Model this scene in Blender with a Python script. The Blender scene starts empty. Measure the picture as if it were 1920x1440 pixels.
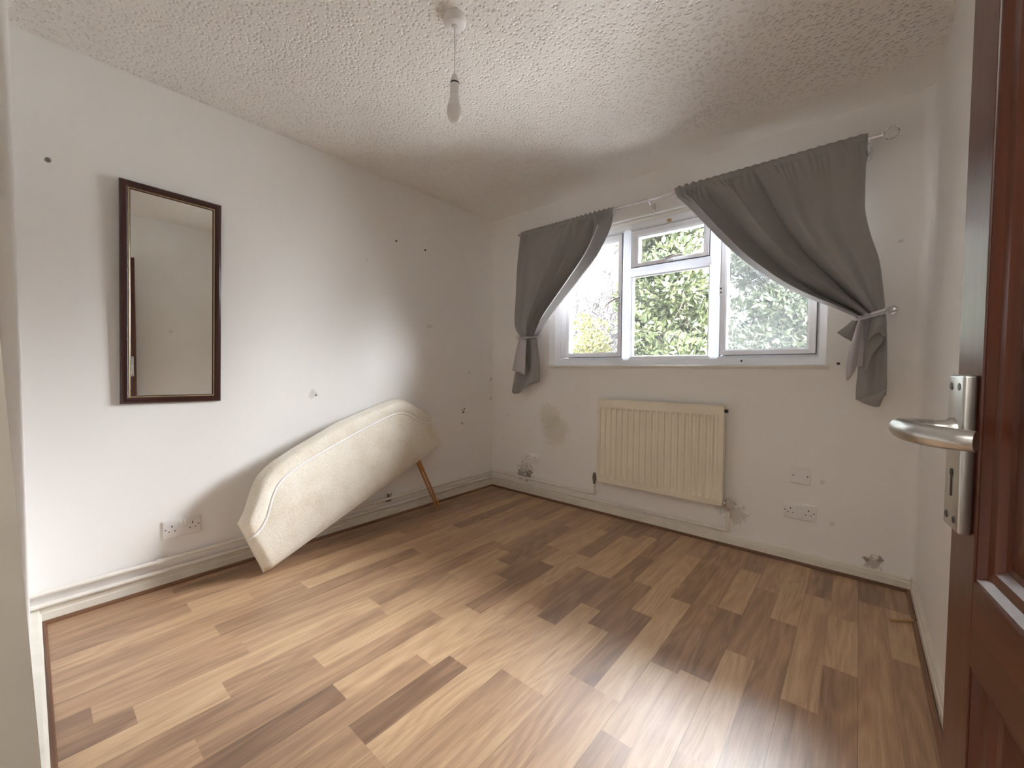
import bpy, bmesh, math, random
from mathutils import Vector, Matrix

# ------------------------------------------------------------------ camera, sky, exposure
scene = bpy.context.scene
COL = scene.collection
scene.view_settings.view_transform = 'Standard'
scene.view_settings.look = 'None'
scene.view_settings.exposure = 3.35
scene.cycles.max_bounces = 16
scene.cycles.diffuse_bounces = 12
scene.cycles.glossy_bounces = 6
scene.cycles.transparent_max_bounces = 16
scene.cycles.caustics_reflective = False
scene.cycles.caustics_refractive = False
scene.cycles.sample_clamp_indirect = 10.0
scene.view_settings.gamma = 1.0
scene.view_settings.use_curve_mapping = False

CAM = Vector((2.566, -2.754, 1.067))
cd = bpy.data.cameras.new('camera')
cd.sensor_fit = 'HORIZONTAL'
cd.sensor_width = 36.0
cd.lens = 769.318 / 1920 * 36.0
cd.clip_start = 0.01
cam = bpy.data.objects.new('camera', cd)
COL.objects.link(cam)
yaw, pitch, roll = -0.702, -0.0355, 0.0063
fw = Vector((math.sin(yaw) * math.cos(pitch), math.cos(yaw) * math.cos(pitch), math.sin(pitch)))
rt = Vector((math.cos(yaw), -math.sin(yaw), 0))
up = rt.cross(fw)
rt2 = rt * math.cos(roll) + up * math.sin(roll)
up2 = -rt * math.sin(roll) + up * math.cos(roll)
mw = Matrix((rt2, up2, -fw)).transposed().to_4x4()
mw.translation = CAM
cam.matrix_world = mw
scene.camera = cam

SKY = 24.0
world = bpy.data.worlds.new('sky')
scene.world = world
world.use_nodes = True
wt = world.node_tree
wt.nodes.clear()
w_out = wt.nodes.new('ShaderNodeOutputWorld')
w_bg = wt.nodes.new('ShaderNodeBackground')
w_tc = wt.nodes.new('ShaderNodeTexCoord')
w_sep = wt.nodes.new('ShaderNodeSeparateXYZ')
w_ramp = wt.nodes.new('ShaderNodeValToRGB')          # overcast sky: brighter towards the zenith
w_ramp.color_ramp.elements[0].position = 0.0
w_ramp.color_ramp.elements[0].color = (0.004, 0.0042, 0.0045, 1)
w_ramp.color_ramp.elements[1].position = 0.85
w_ramp.color_ramp.elements[1].color = (0.26, 0.275, 0.29, 1)
for _p, _c in ((0.29, (0.006, 0.0063, 0.0067, 1)), (0.42, (0.12, 0.126, 0.134, 1)), (0.60, (0.26, 0.275, 0.29, 1))):
    w_ramp.color_ramp.elements.new(_p).color = _c
wt.links.new(w_tc.outputs['Generated'], w_sep.inputs[0])
wt.links.new(w_sep.outputs['Z'], w_ramp.inputs[0])
w_dot = wt.nodes.new('ShaderNodeVectorMath')           # the cloud is brightest towards the hidden sun, off to the right
w_dot.operation = 'DOT_PRODUCT'
w_dot.inputs[1].default_value = Vector((0.78, 0.42, 0.50)).normalized()
wt.links.new(w_tc.outputs['Generated'], w_dot.inputs[0])
w_glow = wt.nodes.new('ShaderNodeMapRange')
w_glow.interpolation_type = 'SMOOTHSTEP'
w_glow.inputs['From Min'].default_value = 0.72
w_glow.inputs['From Max'].default_value = 1.0
w_glow.inputs['To Max'].default_value = 0.60
wt.links.new(w_dot.outputs['Value'], w_glow.inputs['Value'])
w_add = wt.nodes.new('ShaderNodeMix')
w_add.data_type = 'RGBA'
w_add.blend_type = 'ADD'
w_add.inputs[0].default_value = 1.0
w_gc = wt.nodes.new('ShaderNodeMix')
w_gc.data_type = 'RGBA'
w_gc.inputs[6].default_value = (0, 0, 0, 1)
w_gc.inputs[7].default_value = (0.93, 0.96, 1.0, 1)
w_gc.clamp_factor = False
wt.links.new(w_glow.outputs[0], w_gc.inputs[0])
wt.links.new(w_ramp.outputs['Color'], w_add.inputs[6])
wt.links.new(w_gc.outputs[2], w_add.inputs[7])
wt.links.new(w_add.outputs[2], w_bg.inputs['Color'])
w_bg.inputs['Strength'].default_value = SKY
wt.links.new(w_bg.outputs[0], w_out.inputs[0])

pl = bpy.data.lights.new('window_portal', 'AREA')      # guides sky sampling through the window, emits nothing itself
pl.shape = 'RECTANGLE'
pl.size, pl.size_y = 1.86, 1.10
pl.cycles.is_portal = True
po = bpy.data.objects.new('window_portal', pl)
COL.objects.link(po)
po.location = (1.53, 0.20, 1.62)
po.rotation_euler = (math.radians(-90), 0, 0)

hl = bpy.data.lights.new('hall_fill', 'AREA')         # fill lamp added in the unseen hallway, lifts the back wall and door frame
hl.shape = 'RECTANGLE'
hl.size, hl.size_y = 1.0, 0.7
hl.energy = 2.0
hl.color = (1.0, 0.95, 0.89)
ho = bpy.data.objects.new('hall_fill', hl)
COL.objects.link(ho)
ho.location = (2.30, -3.60, 2.36)

# ------------------------------------------------------------------ node helpers
R = math.radians
def mat(name):
    m = bpy.data.materials.new(name)
    m.use_nodes = True
    nt = m.node_tree
    b = nt.nodes['Principled BSDF']
    return m, nt, b
def N(nt, typ, **kw):
    n = nt.nodes.new(typ)
    for k, v in kw.items():
        setattr(n, k, v)
    return n
def L(nt, a, b):
    nt.links.new(a, b)
def val(nt, op, a, b=None, c=None, clamp=False):
    n = N(nt, 'ShaderNodeMath', operation=op, use_clamp=clamp)
    for i, x in enumerate((a, b, c)):
        if x is None: continue
        if isinstance(x, (int, float)): n.inputs[i].default_value = x
        else: L(nt, x, n.inputs[i])
    return n.outputs[0]
def noise(nt, vec, scale, detail=4, rough=0.5, dist=0.0):
    n = N(nt, 'ShaderNodeTexNoise')
    n.inputs['Scale'].default_value = scale
    n.inputs['Detail'].default_value = detail
    n.inputs['Roughness'].default_value = rough
    n.inputs['Distortion'].default_value = dist
    if vec is not None: L(nt, vec, n.inputs['Vector'])
    return n
def ramp(nt, fac, stops):
    n = N(nt, 'ShaderNodeValToRGB')
    cr = n.color_ramp
    while len(cr.elements) < len(stops): cr.elements.new(0.5)
    for e, (p, c) in zip(cr.elements, stops):
        e.position = p
        e.color = (*c, 1) if len(c) == 3 else c
    L(nt, fac, n.inputs[0])
    return n.outputs['Color']
def mixc(nt, fac, a, b, mode='MIX'):
    n = N(nt, 'ShaderNodeMix', data_type='RGBA', blend_type=mode)
    for sock, x in ((n.inputs[0], fac), (n.inputs[6], a), (n.inputs[7], b)):
        if isinstance(x, (int, float)): sock.default_value = x
        elif isinstance(x, tuple): sock.default_value = (*x, 1)
        else: L(nt, x, sock)
    return n.outputs[2]
def bump(nt, b, height, strength=0.3, dist=0.01):
    n = N(nt, 'ShaderNodeBump')
    n.inputs['Strength'].default_value = strength
    n.inputs['Distance'].default_value = dist
    L(nt, height, n.inputs['Height'])
    L(nt, n.outputs[0], b.inputs['Normal'])
    return n
def objco(nt):
    return N(nt, 'ShaderNodeTexCoord').outputs['Object']
def s2l(*c):
    return tuple(((x / 255) / 12.92 if x / 255 <= 0.04045 else ((x / 255 + 0.055) / 1.055) ** 2.4) for x in c)
def simple(name, col, rough=0.5, metal=0.0, nscale=30, namp=0.06, bscale=None, bstr=0.1, spec=None):
    m, nt, b = mat(name)
    co = objco(nt)
    nz = noise(nt, co, nscale)
    lo = tuple(max(0, x * (1 - namp)) for x in col)
    hi = tuple(min(1, x * (1 + namp)) for x in col)
    L(nt, ramp(nt, nz.outputs['Fac'], [(0.3, lo), (0.7, hi)]), b.inputs['Base Color'])
    b.inputs['Roughness'].default_value = rough
    b.inputs['Metallic'].default_value = metal
    if spec is not None: b.inputs['Specular IOR Level'].default_value = spec
    if bscale:
        bz = noise(nt, co, bscale)
        bump(nt, b, bz.outputs['Fac'], bstr, 0.002)
    return m

def wall_material(name, col, marks=(), rough=0.6):
    """Painted plaster; marks = (x, y, z, radius, noise_amount, strength, colour)"""
    m, nt, b = mat(name)
    co = objco(nt)
    nz = noise(nt, co, 1.7, 5)
    base = ramp(nt, nz.outputs['Fac'], [(0.3, tuple(x * 0.97 for x in col)), (0.7, col)])
    wob = noise(nt, co, 38, 3)
    cur = base
    for (x, y, z, r, amt, st, c) in marks:
        n = N(nt, 'ShaderNodeVectorMath', operation='DISTANCE')
        L(nt, co, n.inputs[0])
        n.inputs[1].default_value = (x, y, z)
        w = val(nt, 'MULTIPLY', val(nt, 'SUBTRACT', wob.outputs['Fac'], 0.5), amt)
        d = val(nt, 'ADD', val(nt, 'DIVIDE', n.outputs['Value'], r), w)
        mr = N(nt, 'ShaderNodeMapRange', interpolation_type='SMOOTHSTEP')
        mr.inputs['From Min'].default_value = 1.0
        mr.inputs['From Max'].default_value = 0.45
        mr.inputs['To Min'].default_value = 0
        mr.inputs['To Max'].default_value = st
        L(nt, d, mr.inputs['Value'])
        cur = mixc(nt, mr.outputs[0], cur, c)
    L(nt, cur, b.inputs['Base Color'])
    b.inputs['Roughness'].default_value = rough
    b.inputs['Specular IOR Level'].default_value = 0.3
    fine = noise(nt, co, 160, 3)
    lump = noise(nt, co, 14, 3)
    bump(nt, b, val(nt, 'ADD', val(nt, 'MULTIPLY', fine.outputs['Fac'], 0.25), lump.outputs['Fac']), 0.12, 0.004)
    return m

# ------------------------------------------------------------------ mesh helpers
class MB:
    def __init__(self):
        self.bm = bmesh.new()
    def box(self, x0, x1, y0, y1, z0, z1, bev=0.0, M=None, seg=2):
        r = bmesh.ops.create_cube(self.bm, size=1)
        vs = r['verts']
        for v in vs:
            v.co = Vector(((x0 + x1) / 2 + v.co.x * (x1 - x0), (y0 + y1) / 2 + v.co.y * (y1 - y0), (z0 + z1) / 2 + v.co.z * (z1 - z0)))
        if bev:
            es = list({e for v in vs for e in v.link_edges})
            g = bmesh.ops.bevel(self.bm, geom=es, offset=bev, segments=seg, affect='EDGES', profile=0.5)
            vs = g['verts'] if M is not None else vs
            if M is not None:
                vs = list({v for f in g['faces'] for v in f.verts} | set(v for v in vs if v.is_valid))
        if M is not None:
            for v in vs: v.co = M @ v.co
        return self
    def lathe(self, prof, seg=32, M=None):
        """prof = [(radius, z)] turned round local Z"""
        rings = []
        for r, z in prof:
            if r < 1e-6:
                rings.append([self.bm.verts.new((0, 0, z))])
            else:
                rings.append([self.bm.verts.new((r * math.cos(2 * math.pi * i / seg), r * math.sin(2 * math.pi * i / seg), z)) for i in range(seg)])
        for a, b in zip(rings, rings[1:]):
            for i in range(seg):
                j = (i + 1) % seg
                if len(a) == 1 and len(b) == 1: continue
                if len(a) == 1: self.bm.faces.new((a[0], b[i], b[j]))
                elif len(b) == 1: self.bm.faces.new((a[i], a[j], b[0]))
                else: self.bm.faces.new((a[i], a[j], b[j], b[i]))
        for ring, flip in ((rings[0], True), (rings[-1], False)):
            if len(ring) > 1:
                self.bm.faces.new(ring[::-1] if flip else ring)
        if M is not None:
            for ring in rings:
                for v in ring: v.co = M @ v.co
        return self
    def cyl(self, a, b, r, seg=20, r2=None):
        a, b = Vector(a), Vector(b)
        d = b - a
        q = d.to_track_quat('Z', 'Y').to_matrix().to_4x4()
        q.translation = a
        return self.lathe([(r, 0), (r if r2 is None else r2, d.length)], seg, q)
    def tube(self, pts, r, seg=12, cap=True, flat=1.0, upv=None):
        pts = [Vector(p) for p in pts]
        n = len(pts)
        rad = r if isinstance(r, (list, tuple)) else [r] * n
        ref = Vector(upv) if upv else Vector((0, 0, 1))
        rings = []
        prevx = None
        for i, p in enumerate(pts):
            t = (pts[min(i + 1, n - 1)] - pts[max(i - 1, 0)]).normalized()
            if prevx is None:
                a = ref if abs(t.dot(ref)) < 0.95 else Vector((1, 0, 0))
                x = t.cross(a).normalized()
            else:
                x = (prevx - t * prevx.dot(t)).normalized()
            y = t.cross(x)
            prevx = x
            rings.append([self.bm.verts.new(p + (x * math.cos(2 * math.pi * k / seg) + y * math.sin(2 * math.pi * k / seg) * flat) * rad[i]) for k in range(seg)])
        for a, b in zip(rings, rings[1:]):
            for k in range(seg):
                self.bm.faces.new((a[k], a[(k + 1) % seg], b[(k + 1) % seg], b[k]))
        if cap:
            self.bm.faces.new(rings[0][::-1])
            self.bm.faces.new(rings[-1])
        return self
    def grid(self, rows):
        vs = [[self.bm.verts.new(p) for p in row] for row in rows]
        for a, b in zip(vs, vs[1:]):
            for i in range(len(a) - 1):
                self.bm.faces.new((a[i], a[i + 1], b[i + 1], b[i]))
        return vs
    def prism(self, poly, y0, y1, M=None):
        """polygon in local XZ, extruded along Y"""
        a = [self.bm.verts.new((x, y0, z)) for x, z in poly]
        b = [self.bm.verts.new((x, y1, z)) for x, z in poly]
        n = len(poly)
        self.bm.faces.new(a)
        self.bm.faces.new(b[::-1])
        for i in range(n):
            self.bm.faces.new((a[i], b[i], b[(i + 1) % n], a[(i + 1) % n]))
        if M is not None:
            for v in a + b: v.co = M @ v.co
        return self
    def build(self, name, m, parent=None, smooth=None, loc=None):
        bmesh.ops.recalc_face_normals(self.bm, faces=self.bm.faces)
        me = bpy.data.meshes.new(name)
        self.bm.to_mesh(me)
        self.bm.free()
        if m is not None: me.materials.append(m)
        if smooth is not None:
            me.polygons.foreach_set('use_smooth', [True] * len(me.polygons))
            try: me.set_sharp_from_angle(angle=math.radians(smooth))
            except Exception: pass
        o = bpy.data.objects.new(name, me)
        COL.objects.link(o)
        if parent is not None: o.parent = parent
        if loc is not None: o.location = loc
        return o
def tag(o, label=None, cat=None, group=None, kind=None):
    if label: o['label'] = label
    if cat: o['category'] = cat
    if group: o['group'] = group
    if kind: o['kind'] = kind
    return o
def empty(name, loc=(0, 0, 0), rot=None, label=None, cat=None, group=None, kind=None):
    o = bpy.data.objects.new(name, None)
    COL.objects.link(o)
    o.location = loc
    o.empty_display_size = 0.05
    if rot is not None: o.rotation_euler = rot
    return tag(o, label, cat, group, kind)
def struct(o):
    o['kind'] = 'structure'
    return o
def smoothstep(a, b, x):
    t = max(0.0, min(1.0, (x - a) / (b - a)))
    return t * t * (3 - 2 * t)
def interp(pts, x):
    if x <= pts[0][0]: return pts[0][1]
    for (x0, y0), (x1, y1) in zip(pts, pts[1:]):
        if x <= x1: return y0 + (y1 - y0) * (x - x0) / (x1 - x0)
    return pts[-1][1]
def catmull(pts, n):
    """n+1 points evenly spread over a Catmull-Rom spline (by chord length)"""
    P = [Vector(p) for p in pts]
    P = [P[0] * 2 - P[1]] + P + [P[-1] * 2 - P[-2]]
    d = [0.0]
    for a, b in zip(P[1:-2], P[2:-1]): d.append(d[-1] + (b - a).length)
    out = []
    for i in range(n + 1):
        s = d[-1] * i / n
        k = 0
        while k < len(d) - 2 and s > d[k + 1]: k += 1
        t = (s - d[k]) / max(1e-9, d[k + 1] - d[k])
        p0, p1, p2, p3 = P[k:k + 4]
        out.append(0.5 * ((2 * p1) + (p2 - p0) * t + (2 * p0 - 5 * p1 + 4 * p2 - p3) * t * t + (3 * p1 - p0 - 3 * p2 + p3) * t ** 3))
    return out
rnd = random.Random(11)

# ------------------------------------------------------------------ materials
W, H = 2.80, 2.40
YF = -2.768                                   # room face of the front wall
WALL = (0.86, 0.85, 0.83)
DK = (0.045, 0.035, 0.03)
GREY = (0.40, 0.36, 0.32)
m_wall_left = wall_material('paint_left', WALL, [
    (0, -0.372, 0.722, 0.010, 1.6, 0.95, DK), (0, -0.347, 0.728, 0.010, 1.6, 0.9, DK), (0, -0.36, 0.700, 0.014, 1.8, 0.85, DK),
    (0, -0.375, 0.612, 0.009, 1.8, 0.7, DK), (0, -0.362, 0.600, 0.008, 1.8, 0.7, DK), (0, -0.288, 1.04, 0.008, 1.0, 0.9, DK),
    (0, -2.68, 1.915, 0.012, 1.5, 0.8, DK), (0, -1.62, 0.905, 0.035, 2.2, 0.35, GREY), (0, -1.60, 0.90, 0.008, 1.4, 0.8, DK),
    (0, -0.73, 1.40, 0.022, 1.2, 0.28, GREY), (0, -0.70, 1.40, 0.018, 1.2, 0.28, GREY),
    (0, -0.02, 0.98, 0.02, 2.2, 0.5, GREY), (0, -0.02, 0.80, 0.02, 2.2, 0.45, GREY), (0, -1.25, 1.80, 0.01, 1, 0.3, GREY)])
YEL = (0.56, 0.50, 0.34)
m_wall_back = wall_material('paint_back', WALL, [
    (0.695, 0, 0.58, 0.16, 0.9, 0.40, YEL), (0.64, 0, 0.68, 0.13, 0.9, 0.35, YEL),
    (2.648, 0, 0.097, 0.045, 2.4, 0.75, GREY), (2.62, 0, 0.108, 0.016, 2.0, 0.8, (0.2, 0.18, 0.15)), (2.67, 0, 0.12, 0.016, 2.0, 0.7, (0.25, 0.22, 0.19)),
    (0.40, 0, 0.20, 0.10, 2.6, 0.5, GREY), (0.43, 0, 0.165, 0.05, 2.6, 0.75, (0.13, 0.11, 0.09)), (0.34, 0, 0.16, 0.05, 2.6, 0.6, (0.2, 0.17, 0.14)),
    (2.48, 0, 0.255, 0.015, 2.0, 0.35, GREY), (2.43, 0, 0.47, 0.014, 2.0, 0.3, GREY), (0.13, 0, 0.45, 0.01, 1.6, 0.5, GREY), (0.20, 0, 0.66, 0.008, 1.6, 0.6, GREY),
    (2.02, 0, 0.20, 0.07, 2.6, 0.4, GREY), (1.95, 0, 0.235, 0.06, 2.6, 0.35, GREY), (2.70, 0, 1.70, 0.012, 2.0, 0.4, GREY)])
m_wall_right = wall_material('paint_right', WALL, [(W, -2.02, 1.52, 0.04, 2.2, 0.25, GREY), (W, -2.25, 1.05, 0.05, 2.2, 0.3, GREY), (W, -1.7, 1.32, 0.02, 2, 0.3, GREY)])
m_wall = wall_material('paint_front', WALL)
m_gloss = simple('cream_gloss_paint', (0.70, 0.67, 0.60), 0.35, nscale=9, namp=0.07, bscale=25, bstr=0.15)
m_skirt = simple('skirting_paint', (0.74, 0.71, 0.63), 0.4, nscale=12, namp=0.06, bscale=30, bstr=0.06)
m_pipe = simple('painted_pipe', (0.76, 0.73, 0.67), 0.32, nscale=20, namp=0.05, bscale=60, bstr=0.03)
m_upvc = simple('white_upvc', (0.88, 0.90, 0.93), 0.28, nscale=4, namp=0.02)
nt = m_upvc.node_tree
_mx = N(nt, 'ShaderNodeMixShader'); _mx.inputs[0].default_value = 0.035  # translucency added so the window frame glows brighter than its paint
_tl = N(nt, 'ShaderNodeBsdfTranslucent'); _tl.inputs['Color'].default_value = (.9, .93, 1, 1)
L(nt, nt.nodes['Principled BSDF'].outputs[0], _mx.inputs[1]); L(nt, _tl.outputs[0], _mx.inputs[2]); L(nt, _mx.outputs[0], nt.nodes['Material Output'].inputs['Surface'])
m_seal = simple('dark_gasket', (0.10, 0.10, 0.11), 0.6)
m_rad = simple('radiator_enamel', (0.80, 0.74, 0.61), 0.38, nscale=6, namp=0.04)
m_plastic = simple('white_plastic', (0.80, 0.79, 0.78), 0.35, nscale=12, namp=0.03)
m_black = simple('black_plastic', (0.015, 0.014, 0.014), 0.5)
m_chrome = simple('chrome', (0.75, 0.76, 0.78), 0.16, 1.0, nscale=8, namp=0.03)
m_brass = simple('tarnished_brass', (0.50, 0.36, 0.16), 0.4, 1.0)
m_grime = simple('dirty_metal', (0.20, 0.18, 0.15), 0.5, 0.6, nscale=60, namp=0.5)
m_alu = simple('brushed_aluminium', (0.62, 0.62, 0.61), 0.30, 1.0, nscale=40, namp=0.06, bscale=140, bstr=0.06)
m_screw = simple('dark_screw', (0.10, 0.095, 0.09), 0.45, 0.7)

# artex ceiling
m_ceil, nt, b = mat('stippled_ceiling')
co = objco(nt)
vor = N(nt, 'ShaderNodeTexVoronoi', feature='F1')
vor.inputs['Scale'].default_value = 56
vor.inputs['Randomness'].default_value = 1
dv = N(nt, 'ShaderNodeVectorMath', operation='ADD')
nz = noise(nt, co, 45, 2)
sc = N(nt, 'ShaderNodeVectorMath', operation='SCALE')
sc.inputs['Scale'].default_value = 0.012
L(nt, nz.outputs['Color'], sc.inputs[0]); L(nt, co, dv.inputs[0]); L(nt, sc.outputs[0], dv.inputs[1])
L(nt, dv.outputs[0], vor.inputs['Vector'])
pit = N(nt, 'ShaderNodeMapRange', interpolation_type='SMOOTHSTEP')
pit.inputs['From Min'].default_value = 0.10; pit.inputs['From Max'].default_value = 0.46
L(nt, vor.outputs['Distance'], pit.inputs['Value'])
hgt = val(nt, 'ADD', pit.outputs[0], val(nt, 'MULTIPLY', noise(nt, co, 85, 3).outputs['Fac'], 0.75))
sx = N(nt, 'ShaderNodeSeparateXYZ'); L(nt, co, sx.inputs[0])
mr = N(nt, 'ShaderNodeMapRange', interpolation_type='SMOOTHSTEP')       # smooth margin along the window wall
mr.inputs['From Min'].default_value = -0.42; mr.inputs['From Max'].default_value = -0.16
mr.inputs['To Min'].default_value = 1.0; mr.inputs['To Max'].default_value = 0.05
L(nt, sx.outputs['Y'], mr.inputs['Value'])
bump(nt, b, val(nt, 'MULTIPLY', hgt, mr.outputs[0]), 0.85, 0.006)
L(nt, ramp(nt, noise(nt, co, 1.3).outputs['Fac'], [(0.3, (0.82, 0.80, 0.765)), (0.7, (0.86, 0.84, 0.805))]), b.inputs['Base Color'])
b.inputs['Roughness'].default_value = 0.75

# laminate: tone and seed per plank come from the mesh
m_floor, nt, b = mat('wood_laminate')
co = objco(nt)
a_t = N(nt, 'ShaderNodeAttribute', attribute_name='tone')
a_s = N(nt, 'ShaderNodeAttribute', attribute_name='seed')
sx = N(nt, 'ShaderNodeSeparateXYZ'); L(nt, co, sx.inputs[0])
def coords(fx, fy):
    c = N(nt, 'ShaderNodeCombineXYZ')
    L(nt, val(nt, 'MULTIPLY', sx.outputs['X'], fx), c.inputs[0])
    L(nt, val(nt, 'MULTIPLY', sx.outputs['Y'], fy), c.inputs[1])
    L(nt, val(nt, 'MULTIPLY', a_s.outputs['Fac'], 91.0), c.inputs[2])
    return c.outputs[0]
broad = noise(nt, coords(14, 1.5), 1.0, 4, 0.55, 0.8)
streak = noise(nt, coords(105, 2.6), 1.0, 5, 0.66, 0.9)
pore = noise(nt, coords(230, 9), 1.0, 2, 0.5)
ringn = noise(nt, coords(7, 0.9), 1.0, 2, 0.45, 0.4)
rings = val(nt, 'MULTIPLY_ADD', val(nt, 'SINE', val(nt, 'MULTIPLY', ringn.outputs['Fac'], 70.0)), 0.5, 0.5)
grain = val(nt, 'ADD', val(nt, 'ADD', val(nt, 'MULTIPLY', broad.outputs['Fac'], 0.55), val(nt, 'MULTIPLY', streak.outputs['Fac'], 0.45)), val(nt, 'MULTIPLY', rings, 0.12))
t_all = val(nt, 'ADD', val(nt, 'MULTIPLY_ADD', a_t.outputs['Fac'], 0.82, 0.11), val(nt, 'MULTIPLY', val(nt, 'SUBTRACT', grain, 0.56), 1.0), clamp=True)
colr = ramp(nt, t_all, [(0.0, s2l(98, 74, 58)), (0.25, s2l(138, 107, 83)), (0.5, s2l(173, 138, 107)), (0.75, s2l(200, 167, 130)), (1.0, s2l(218, 192, 158))])
colr = mixc(nt, val(nt, 'MULTIPLY', val(nt, 'GREATER_THAN', pore.outputs['Fac'], 0.60), 0.20), colr, s2l(110, 78, 55))
fx = val(nt, 'FRACT', val(nt, 'DIVIDE', val(nt, 'SUBTRACT', sx.outputs['X'], 0.075 - 0.1936), 0.1936))
edge = val(nt, 'MINIMUM', fx, val(nt, 'SUBTRACT', 1.0, fx))
joint = val(nt, 'LESS_THAN', edge, 0.0045)
colr = mixc(nt, val(nt, 'MULTIPLY', joint, 0.55), colr, s2l(60, 40, 30))
L(nt, colr, b.inputs['Base Color'])
rz = noise(nt, co, 6, 4)
L(nt, val(nt, 'ADD', 0.31, val(nt, 'MULTIPLY', rz.outputs['Fac'], 0.12)), b.inputs['Roughness'])
b.inputs['Specular IOR Level'].default_value = 0.8
bump(nt, b, val(nt, 'SUBTRACT', val(nt, 'MULTIPLY', pore.outputs['Fac'], 0.12), joint), 0.12, 0.0012)

def wood(name, dark, light, axis='Z', sc_=1.0, rough=0.35, coat=0.0):
    m, nt, b = mat(name)
    co = objco(nt)
    mp = N(nt, 'ShaderNodeMapping')
    s = {'X': (1.5, 40, 40), 'Y': (40, 1.5, 40), 'Z': (40, 40, 1.5)}[axis]
    mp.inputs['Scale'].default_value = tuple(v * sc_ for v in s)
    L(nt, co, mp.inputs[0])
    n1 = noise(nt, mp.outputs[0], 1.0, 5, 0.6, 0.8)
    L(nt, ramp(nt, n1.outputs['Fac'], [(0.3, dark), (0.7, light)]), b.inputs['Base Color'])
    b.inputs['Roughness'].default_value = rough
    b.inputs['Coat Weight'].default_value = coat
    b.inputs['Coat Roughness'].default_value = 0.2
    bump(nt, b, n1.outputs['Fac'], 0.12, 0.002)
    return m
m_door_v = wood('mahogany_upright', (0.055, 0.013, 0.006), (0.115, 0.031, 0.013), 'Z', 1, 0.28, 0.10)
m_door_h = wood('mahogany_across', (0.055, 0.013, 0.006), (0.115, 0.031, 0.013), 'X', 1, 0.28, 0.10)
m_bead_y = wood('beading_wood_y', s2l(96, 66, 48), s2l(136, 98, 70), 'Y', 1, 0.45)
m_bead_x = wood('beading_wood_x', s2l(80, 54, 40), s2l(120, 84, 60), 'X', 1, 0.45)
m_leg = wood('pine', s2l(150, 98, 55), s2l(196, 140, 88), 'Z', 1, 0.5)
m_mirror_frame = wood('mirror_frame_wood', (0.028, 0.008, 0.007), (0.055, 0.017, 0.014), 'Z', 1, 0.28, 0.2)
m_stick = wood('pale_offcut', s2l(170, 132, 90), s2l(200, 165, 120), 'X', 1, 0.5)

m_mirror, nt, b = mat('mirror_glass')
b.inputs['Metallic'].default_value = 1.0
b.inputs['Roughness'].default_value = 0.015
L(nt, ramp(nt, noise(nt, objco(nt), 8).outputs['Fac'], [(0.2, (0.83, 0.83, 0.80)), (0.8, (0.88, 0.88, 0.85))]), b.inputs['Base Color'])

def pane_material(name, dirt):
    m, nt, b = mat(name)
    nt.nodes.remove(b)
    out = nt.nodes['Material Output']
    tr = N(nt, 'ShaderNodeBsdfTransparent')
    gl = N(nt, 'ShaderNodeBsdfGlossy'); gl.inputs['Roughness'].default_value = 0.02
    df = N(nt, 'ShaderNodeBsdfTranslucent'); df.inputs['Color'].default_value = (0.9, 0.93, 0.95, 1)
    fr = N(nt, 'ShaderNodeFresnel'); fr.inputs['IOR'].default_value = 1.45
    m1 = N(nt, 'ShaderNodeMixShader'); m2 = N(nt, 'ShaderNodeMixShader')
    L(nt, val(nt, 'MULTIPLY', noise(nt, objco(nt), 3, 4).outputs['Fac'], dirt), m1.inputs[0])
    L(nt, tr.outputs[0], m1.inputs[1]); L(nt, df.outputs[0], m1.inputs[2])
    L(nt, fr.outputs[0], m2.inputs[0]); L(nt, m1.outputs[0], m2.inputs[1]); L(nt, gl.outputs[0], m2.inputs[2])
    L(nt, m2.outputs[0], out.inputs['Surface'])
    return m
m_pane = pane_material('window_glass', 0.006)
m_pane_dirty = pane_material('window_glass_misted', 0.018)

m_crystal, nt, b = mat('clear_acrylic')
b.inputs['Transmission Weight'].default_value = 1.0
b.inputs['IOR'].default_value = 1.35
b.inputs['Roughness'].default_value = 0.05
L(nt, ramp(nt, noise(nt, objco(nt), 20).outputs['Fac'], [(0.3, (0.93, 0.93, 0.92)), (0.7, (1, 1, 1))]), b.inputs['Base Color'])

def cloth(name, col, rough=0.85, sheen=0.2, satin=False):
    m, nt, b = mat(name)
    co = objco(nt)
    n1 = noise(nt, co, 5, 3)
    wz = noise(nt, co, 900, 2)
    L(nt, ramp(nt, n1.outputs['Fac'], [(0.3, tuple(x * 0.95 for x in col)), (0.7, tuple(x * 1.03 for x in col))]), b.inputs['Base Color'])
    b.inputs['Roughness'].default_value = rough
    b.inputs['Sheen Weight'].default_value = sheen
    if not satin: bump(nt, b, wz.outputs['Fac'], 0.12, 0.001)
    return m
m_curtain = cloth('grey_blackout_fabric', (0.315, 0.31, 0.308), 0.8, 0.10)
m_lining = cloth('pale_lining', (0.74, 0.72, 0.72), 0.6, 0.0)
LIN = 1
m_satin = cloth('grey_satin', (0.50, 0.47, 0.50), 0.30, 0.0, True)

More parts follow.
